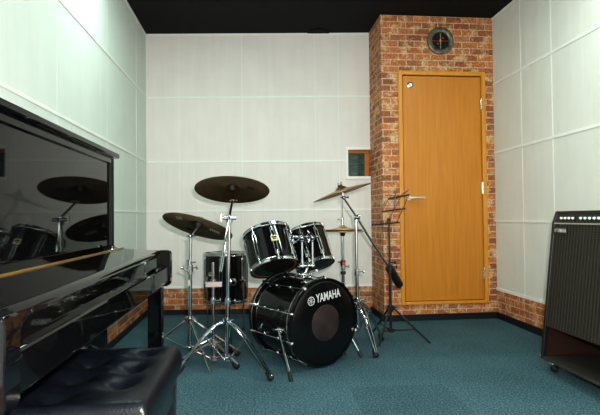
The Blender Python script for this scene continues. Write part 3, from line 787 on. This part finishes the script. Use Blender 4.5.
# boom stand right of the bass drum
mD = (.722, 3.30)
D_ = thing('boom_stand', (*mD, 0), 'chrome boom cymbal stand right of the bass drum with a black counterweight', 'cymbal stand', STG)
tripod(D_, mD, .318, .13, [(.775,3.005,0), (.925,3.415,0), (.44,3.50,0)])
mast_tube(D_, (*mD, .10), (.720, 3.30, .885), .53, .0125, .010)
j = V((.722, 3.288, .900)); e0 = V((.605, 3.150, 1.030)); dirb = (e0 - j).normalized(); w0 = V((1.008, 3.50, .526)); w1 = V((1.110, 3.56, .375))
mb = MB(); mb.tube([e0, j, V((.855, 3.395, .721)), w0], [.0065,.0075,.0085,.0085], 12); mb.build('boom', M['chrome'], D_)
mb = MB(); mb.tube([j + V((0,.012,-.03)), j + V((0,.012,.018))], .017, 14); mb.tube([j + V((-.02,0,0)), j + V((.022,0,0))], .017, 14)
mb.build('boom_clamp', M['chrome'], D_)
mb = MB(); mb.tube([w0 + (w0-w1).normalized()*.004, w0, w0.lerp(w1,.05), w0.lerp(w1,.95), w1], [.020,.028,.031,.031,.027], 24); tag(mb.build('counterweight', M['black_metal'], D_), 'black cylinder weight')
nD = V((-.315, .06, 1)).normalized(); cD = V((.590, 3.150, 1.083))
tilter(D_, e0, cD, nD, .05)
o, fr, prof = cymbal('crash_cymbal', cD, nD, .205, 'bronze crash cymbal rising to the right on the long boom', 'cymbal', CYG)

# hi-hat
mH = (.737, 3.90)
Hh = thing('hi_hat_stand', (*mH, 0), 'chrome hi-hat stand with a red dot behind the bass drum near the back wall', 'hi-hat stand', STG)
tripod(Hh, mH, .30, .10, [(.90,3.66,0), (.86,4.16,0), (.44,3.92,0)])
mast_tube(Hh, (*mH, .08), (*mH, .770), .60, .0135, .011)
mb = MB(); mb.tube([(*mH, .76), (*mH, 1.10)], .0036, 8); mb.build('pull_rod', M['chrome'], Hh)
mb = MB(); mb.lathe([(0,.770), (.026,.770), (.028,.776), (.012,.784), (0,.784)], Matrix.Translation((*mH, 0)), 20); mb.lathe([(0,.745), (.016,.745), (.024,.770), (0,.770)], Matrix.Translation((*mH, 0)), 20); mb.build('seat_cup', M['black_metal'], Hh)
mb = MB(); mb.tube([(*mH, .818), (*mH, .895)], .009, 12); mb.tube([(.737,3.89,.88), (.700,3.88,.882)], .004, 8); mb.ball((.698,3.88,.882), .008, 8); mb.lathe([(0,.822), (.018,.822), (.018,.834), (0,.834)], Matrix.Translation((*mH, 0)), 16); mb.build('clutch', M['chrome'], Hh)
mb = MB(); mb.tube([(.737,3.90,.50), (.737,3.90,.545)], .021, 14); m2 = MB(); m2.tube([(.737,3.90,.43), (.737,3.90,.455)], .022, 14); m2.build('stop_collar', M['black_metal'], Hh); mb.tube([(.735,3.89,.53), (.69,3.87,.535)], .005, 8); mb.build('clamp', M['black_metal'], Hh)
mb = MB(); mb.lathe([(0,0), (.013,0), (.013,.006), (0,.008)], frame((.741,3.879,.522), (0,-1,0)), 16); tag(mb.build('round_button', M['red'], Hh), 'red round button')
cymbal('hi_hat_cymbal', (*mH, .812), (0,.02,1), .178, 'upper of the two hi-hat cymbals, bell upward', 'cymbal', 'hi-hat cymbal pair', bell=.024, mat='cymbal_lit', bow=1.5)
cymbal('hi_hat_cymbal', (*mH, .772+.006), (0,.02,1), .178, 'lower of the two hi-hat cymbals, bell downward', 'cymbal', 'hi-hat cymbal pair', bell=.012, mat='cymbal_lit', flip=True)

# ------------------------------------------------------------------ music stand
mM = (.994, 3.42)
Ms = thing('music_stand', (*mM, 0), 'black folding wire music stand in front of the brick corner beside the door', 'music stand')
tripod(Ms, mM, .235, .075, [(1.238,3.285,0), (.862,3.262,0), (.925,3.67,0)], double=False, mat='black_metal', foot=False, r=.0065, mid=.62)
mast_tube(Ms, (*mM, .06), (.992, 3.42, .875), .58, .010, .007, 'post', 'black_metal')
bL, bR, mL, mR, tL, tR = (V(p) for p in ((.868,3.42,.841), (1.040,3.36,.857), (.955,3.46,.939), (1.106,3.40,.958), (1.013,3.50,1.035), (1.151,3.44,1.060)))
sd = V((0, -1, .5))
mb = MB()
mb.bar(bL, bR, .015, .005, sd); mb.bar(bL + V((0,-.035,.0)), bR + V((0,-.035,.0)), .009, .005, sd); mb.bar(bL, bL + V((0,-.036,0)), .008, .003, (0,0,1)); mb.bar(bR, bR + V((0,-.036,0)), .008, .003, (0,0,1))
mb.bar(mL, mR, .0125, .005, sd); mb.bar(tL, tR, .015, .005, sd)
mb.bar(bL.lerp(bR,.12), tL, .0125, .005, sd); mb.bar(bR.lerp(bL,.05), tR, .0125, .005, sd)
mb.bar(bL.lerp(bR,.55), tL.lerp(tR,.62), .015, .005, sd)
mb.bar(mL.lerp(mR,.50), V((1.072,3.50,1.090)), .011, .005, sd); mb.bar(tL.lerp(tR,.50), V((1.166,3.49,1.100)), .011, .005, sd)
for p in (bL, bR, mL, mR, tL, tR, mL.lerp(mR,.5), tL.lerp(tR,.5)): mb.ball(p, .0075, 8)
mb.build('desk', M['black_metal'], Ms, smooth=False)
mb = MB(); pv = V((.994, 3.42, .875)); md = bL.lerp(bR,.62)
mb.tube([pv + V((0,0,-.02)), pv], .009, 10); mb.tube([pv, md + V((0,.012,.03))], .006, 10); mb.ball(pv, .013, 10); mb.box(md + V((0,.008,.022)), (.016,.01,.03)); mb.build('desk_bracket', M['black_metal'], Ms)
mb = MB(); mb.tube([(.999,3.42,.565), (1.022,3.405,.566)], .004, 8); mb.ball((1.026,3.403,.566), .012, 10); mb.build('height_knob', M['black_metal'], Ms)

# ------------------------------------------------------------------ amplifier
AF, AN, AB = 2.635, 1.93, 2.09                        # far end, near end, back
am = thing('guitar_amplifier', (1.87, 2.28, 0), 'large black combo amplifier on casters at the right wall with a row of pale knobs', 'amplifier')
xf = lambda z: 1.645 + (z-.08)*.116                   # the front leans back
side = [(1.645,.076), (2.085,.076), (2.085,.922), (1.766,.922), (1.757,.917), (xf(.862)+.002,.862), (xf(.862),.855)]
for y0, y1 in ((AF-.022, AF), (AN, AN+.022)):
    mb = MB(); mb.prism([(x, y0, z) for x, z in side], (0, y1-y0, 0)); sp = mb.build('side_panel', M['vinyl'], am, bevel=.006)
    mb = MB(); 
    yc = y0 if y0 < 2.2 else y1
    for (x, z) in ((1.650,.082), (1.764,.917)): mb.ball((x+.006, yc, z+(.004 if z < .5 else -.006)), .012, 10)
    tag(mb.build('corner_guard', M['brass'], sp), 'small brass-coloured corner guards')
def ap(name, poly, mat, y0=AN+.022, y1=AF-.022, bevel=.002, parent=None):
    mb = MB(); mb.prism([(x, y0, z) for x, z in poly], (0, y1-y0, 0)); return mb.build(name, M[mat], parent or am, bevel=bevel)
ap('top', [(1.762,.905), (2.085,.905), (2.085,.922), (1.766,.922)], 'vinyl')
ap('base_board', [(1.645,.076), (2.085,.076), (2.085,.092), (1.648,.092)], 'shelf', bevel=.003)
ap('back_panel', [(2.070,.09), (2.085,.09), (2.085,.91), (2.070,.91)], 'brown_wood')
ap('inner_lining', [(1.672,.093), (2.07,.093), (2.07,.262), (1.690,.262)], 'brown_wood', AF-.0235, AF-.0221, 0)
zb2, zt2 = .262, .846
ap('baffle', [(xf(zb2)+.020,zb2), (xf(zb2)+.050,zb2), (xf(zt2)+.050,zt2), (xf(zt2)+.020,zt2)], 'brown_wood', bevel=0)
gr = ap('grille', [(xf(zb2)+.006,zb2), (xf(zb2)+.019,zb2), (xf(zt2)+.019,zt2), (xf(zt2)+.006,zt2)], 'grille', bevel=.002)
ap('chassis_shelf', [(xf(zb2)+.05,zb2), (2.07,zb2), (2.07,zb2+.012), (xf(zb2)+.05,zb2+.012)], 'brown_wood', bevel=0)
cp = ap('control_panel', [(xf(.858)+.008,.858), (1.80,.858), (1.80,.904), (1.757,.904)], 'panel_black', bevel=.001)
ap('trim_strip', [(xf(.848)+.001,.847), (1.79,.847), (1.79,.8565), (xf(.857)+.001,.8565)], 'steel', bevel=.001, parent=cp)
ys = [2.557, 2.524, 2.492, 2.460, 2.396, 2.362, 2.328, 2.294, 2.262, 2.230, 2.165, 2.13, 2.095, 2.06]
pnl = V((1.757 - xf(.858) - .008, 0, .904-.858)).normalized(); kn = V((-pnl.z, 0, pnl.x))
for y in ys:
    c = V((xf(.858)+.008, y, .858)) + pnl*.0225
    mb = MB(); mb.lathe([(0,0), (.0085,0), (.0075,.008), (.006,.0135), (0,.014)], frame(c, kn), 18); kb_ = mb.build('knob', M['white_knob'], cp)
    mb = MB(); mb.lathe([(.0088,-.001), (.0140,-.001), (.0130,.006), (.0088,.006)], frame(c, kn), 18, closed=True); mb.build('skirt', M['panel_black'], kb_)
mb = MB(); c = V((xf(.858)+.008, 2.597, .858)) + pnl*.021; mb.lathe([(0,0), (.007,0), (.006,.004), (0,.004)], frame(c, kn), 14); tag(mb.build('pilot_lamp', simple('pilot_red', (.10,.012,.008), .3), cp), 'dark red lamp')
gn = V((-1, 0, .116)).normalized()
gb = frame(V((xf(.812)+.0035, 2.552, .812)), gn, (0,-1,0))
mb = MB(); mb.add([gb @ V(p) for p in [(x, y, z) for z in (-.004, .003) for x, y in ((-.060,-.017), (.060,-.017), (.060,.017), (-.060,.017))]], [(0,3,2,1), (4,5,6,7), (0,1,5,4), (1,2,6,5), (2,3,7,6), (3,0,4,7)])
bg = mb.build('badge', M['panel_black'], gr)
mb = MB(); text_mb(mb, 'YAMAHA', gb @ Matrix.Translation((.015,0,.0035)), .078, .022, .016); fork_logo(mb, gb @ Matrix.Translation((-.040,0,.0035)), .010)
mb.build('lettering', simple('badge_silver', (.62,.62,.55), .4), bg)
for x in (1.705, 2.03):
    for y in (AF-.035, AN+.035):
        mb = MB(); mb.lathe([(0,-.011), (.020,-.011), (.023,-.006), (.023,.006), (.020,.011), (0,.011)], frame((x+.006, y, .0235), (0,1,0)), 20); wh = mb.build('caster', M['rubber'], am)
        mb = MB(); mb.tube([(x,y,.04), (x,y,.077)], .009, 12); mb.box2((x-.012,y-.017,.022), (x+.014,y-.013,.058)); mb.box2((x-.012,y+.013,.022), (x+.014,y+.017,.058)); mb.box2((x-.014,y-.017,.050), (x+.014,y+.017,.058)); mb.lathe([(0,0), (.022,0), (.022,-.004), (0,-.004)], Matrix.Translation((x,y,.077)), 16); mb.ball((x-.004, y, .050), .021, 14, 0, (1,.95,.75))
        mb.build('caster_fork', M['chrome'], wh, bevel=.001)

# ------------------------------------------------------------------ light
def area(name, loc, rot, sx_, sy_, power, colr):
    l = bpy.data.lights.new(name, 'AREA'); l.shape = 'RECTANGLE'; l.size = sx_; l.size_y = sy_; l.energy = power; l.color = colr
    o = bpy.data.objects.new(name, l); col.objects.link(o); o.location = loc; o.rotation_euler = rot; return o
FL = (.82, 1.0, .90)
area('fluorescent_or_fill_lamp', (-.45, 2.9, 2.62), (0, 0, 0), 1.1, .16, 14, FL)
area('fluorescent_or_fill_lamp', (1.35, 2.3, 2.62), (0, 0, 0), 1.1, .16, 17, FL)
area('fluorescent_or_fill_lamp', (.45, .2, 2.62), (0, 0, 0), 1.2, .2, 12, FL)
area('fluorescent_or_fill_lamp', (.6, -.95, 2.62), (0, 0, 0), 1.2, .2, 16, FL)  # added unseen fill behind the camera, brightens reflections in the chrome
fl = bpy.data.lights.new('camera_flash', 'POINT'); fl.energy = 190; fl.shadow_soft_size = .012; fl.color = (1.0, .955, .91)
fo = bpy.data.objects.new('camera_flash', fl); col.objects.link(fo); fo.location = (.07, -.02, 1.005)
w = bpy.data.worlds.new('room_world'); bpy.context.scene.world = w; w.use_nodes = True
w.node_tree.nodes['Background'].inputs[0].default_value = (.02, .021, .02, 1); w.node_tree.nodes['Background'].inputs[1].default_value = .3

# ------------------------------------------------------------------ camera
f_px, yaw, pitch, roll = 478.4, .0985, .0212, -.0103
F = V((math.sin(yaw)*math.cos(pitch), math.cos(yaw)*math.cos(pitch), math.sin(pitch)))
Rr = V((math.cos(yaw), -math.sin(yaw), 0)); Uu = Rr.cross(F)
Rr, Uu = Rr*math.cos(roll) + Uu*math.sin(roll), Uu*math.cos(roll) - Rr*math.sin(roll)
cam = bpy.data.cameras.new('camera'); cam.sensor_width = 36; cam.lens = f_px/600*36; cam.clip_start = .02
co = bpy.data.objects.new('camera', cam); col.objects.link(co)
mw = Matrix((Rr, Uu, -F)).transposed().to_4x4(); mw.translation = V((0, 0, .9)); co.matrix_world = mw
sc = bpy.context.scene; sc.camera = co
sc.view_settings.view_transform = 'Standard'; sc.view_settings.look = 'Medium High Contrast'; sc.view_settings.exposure = .10
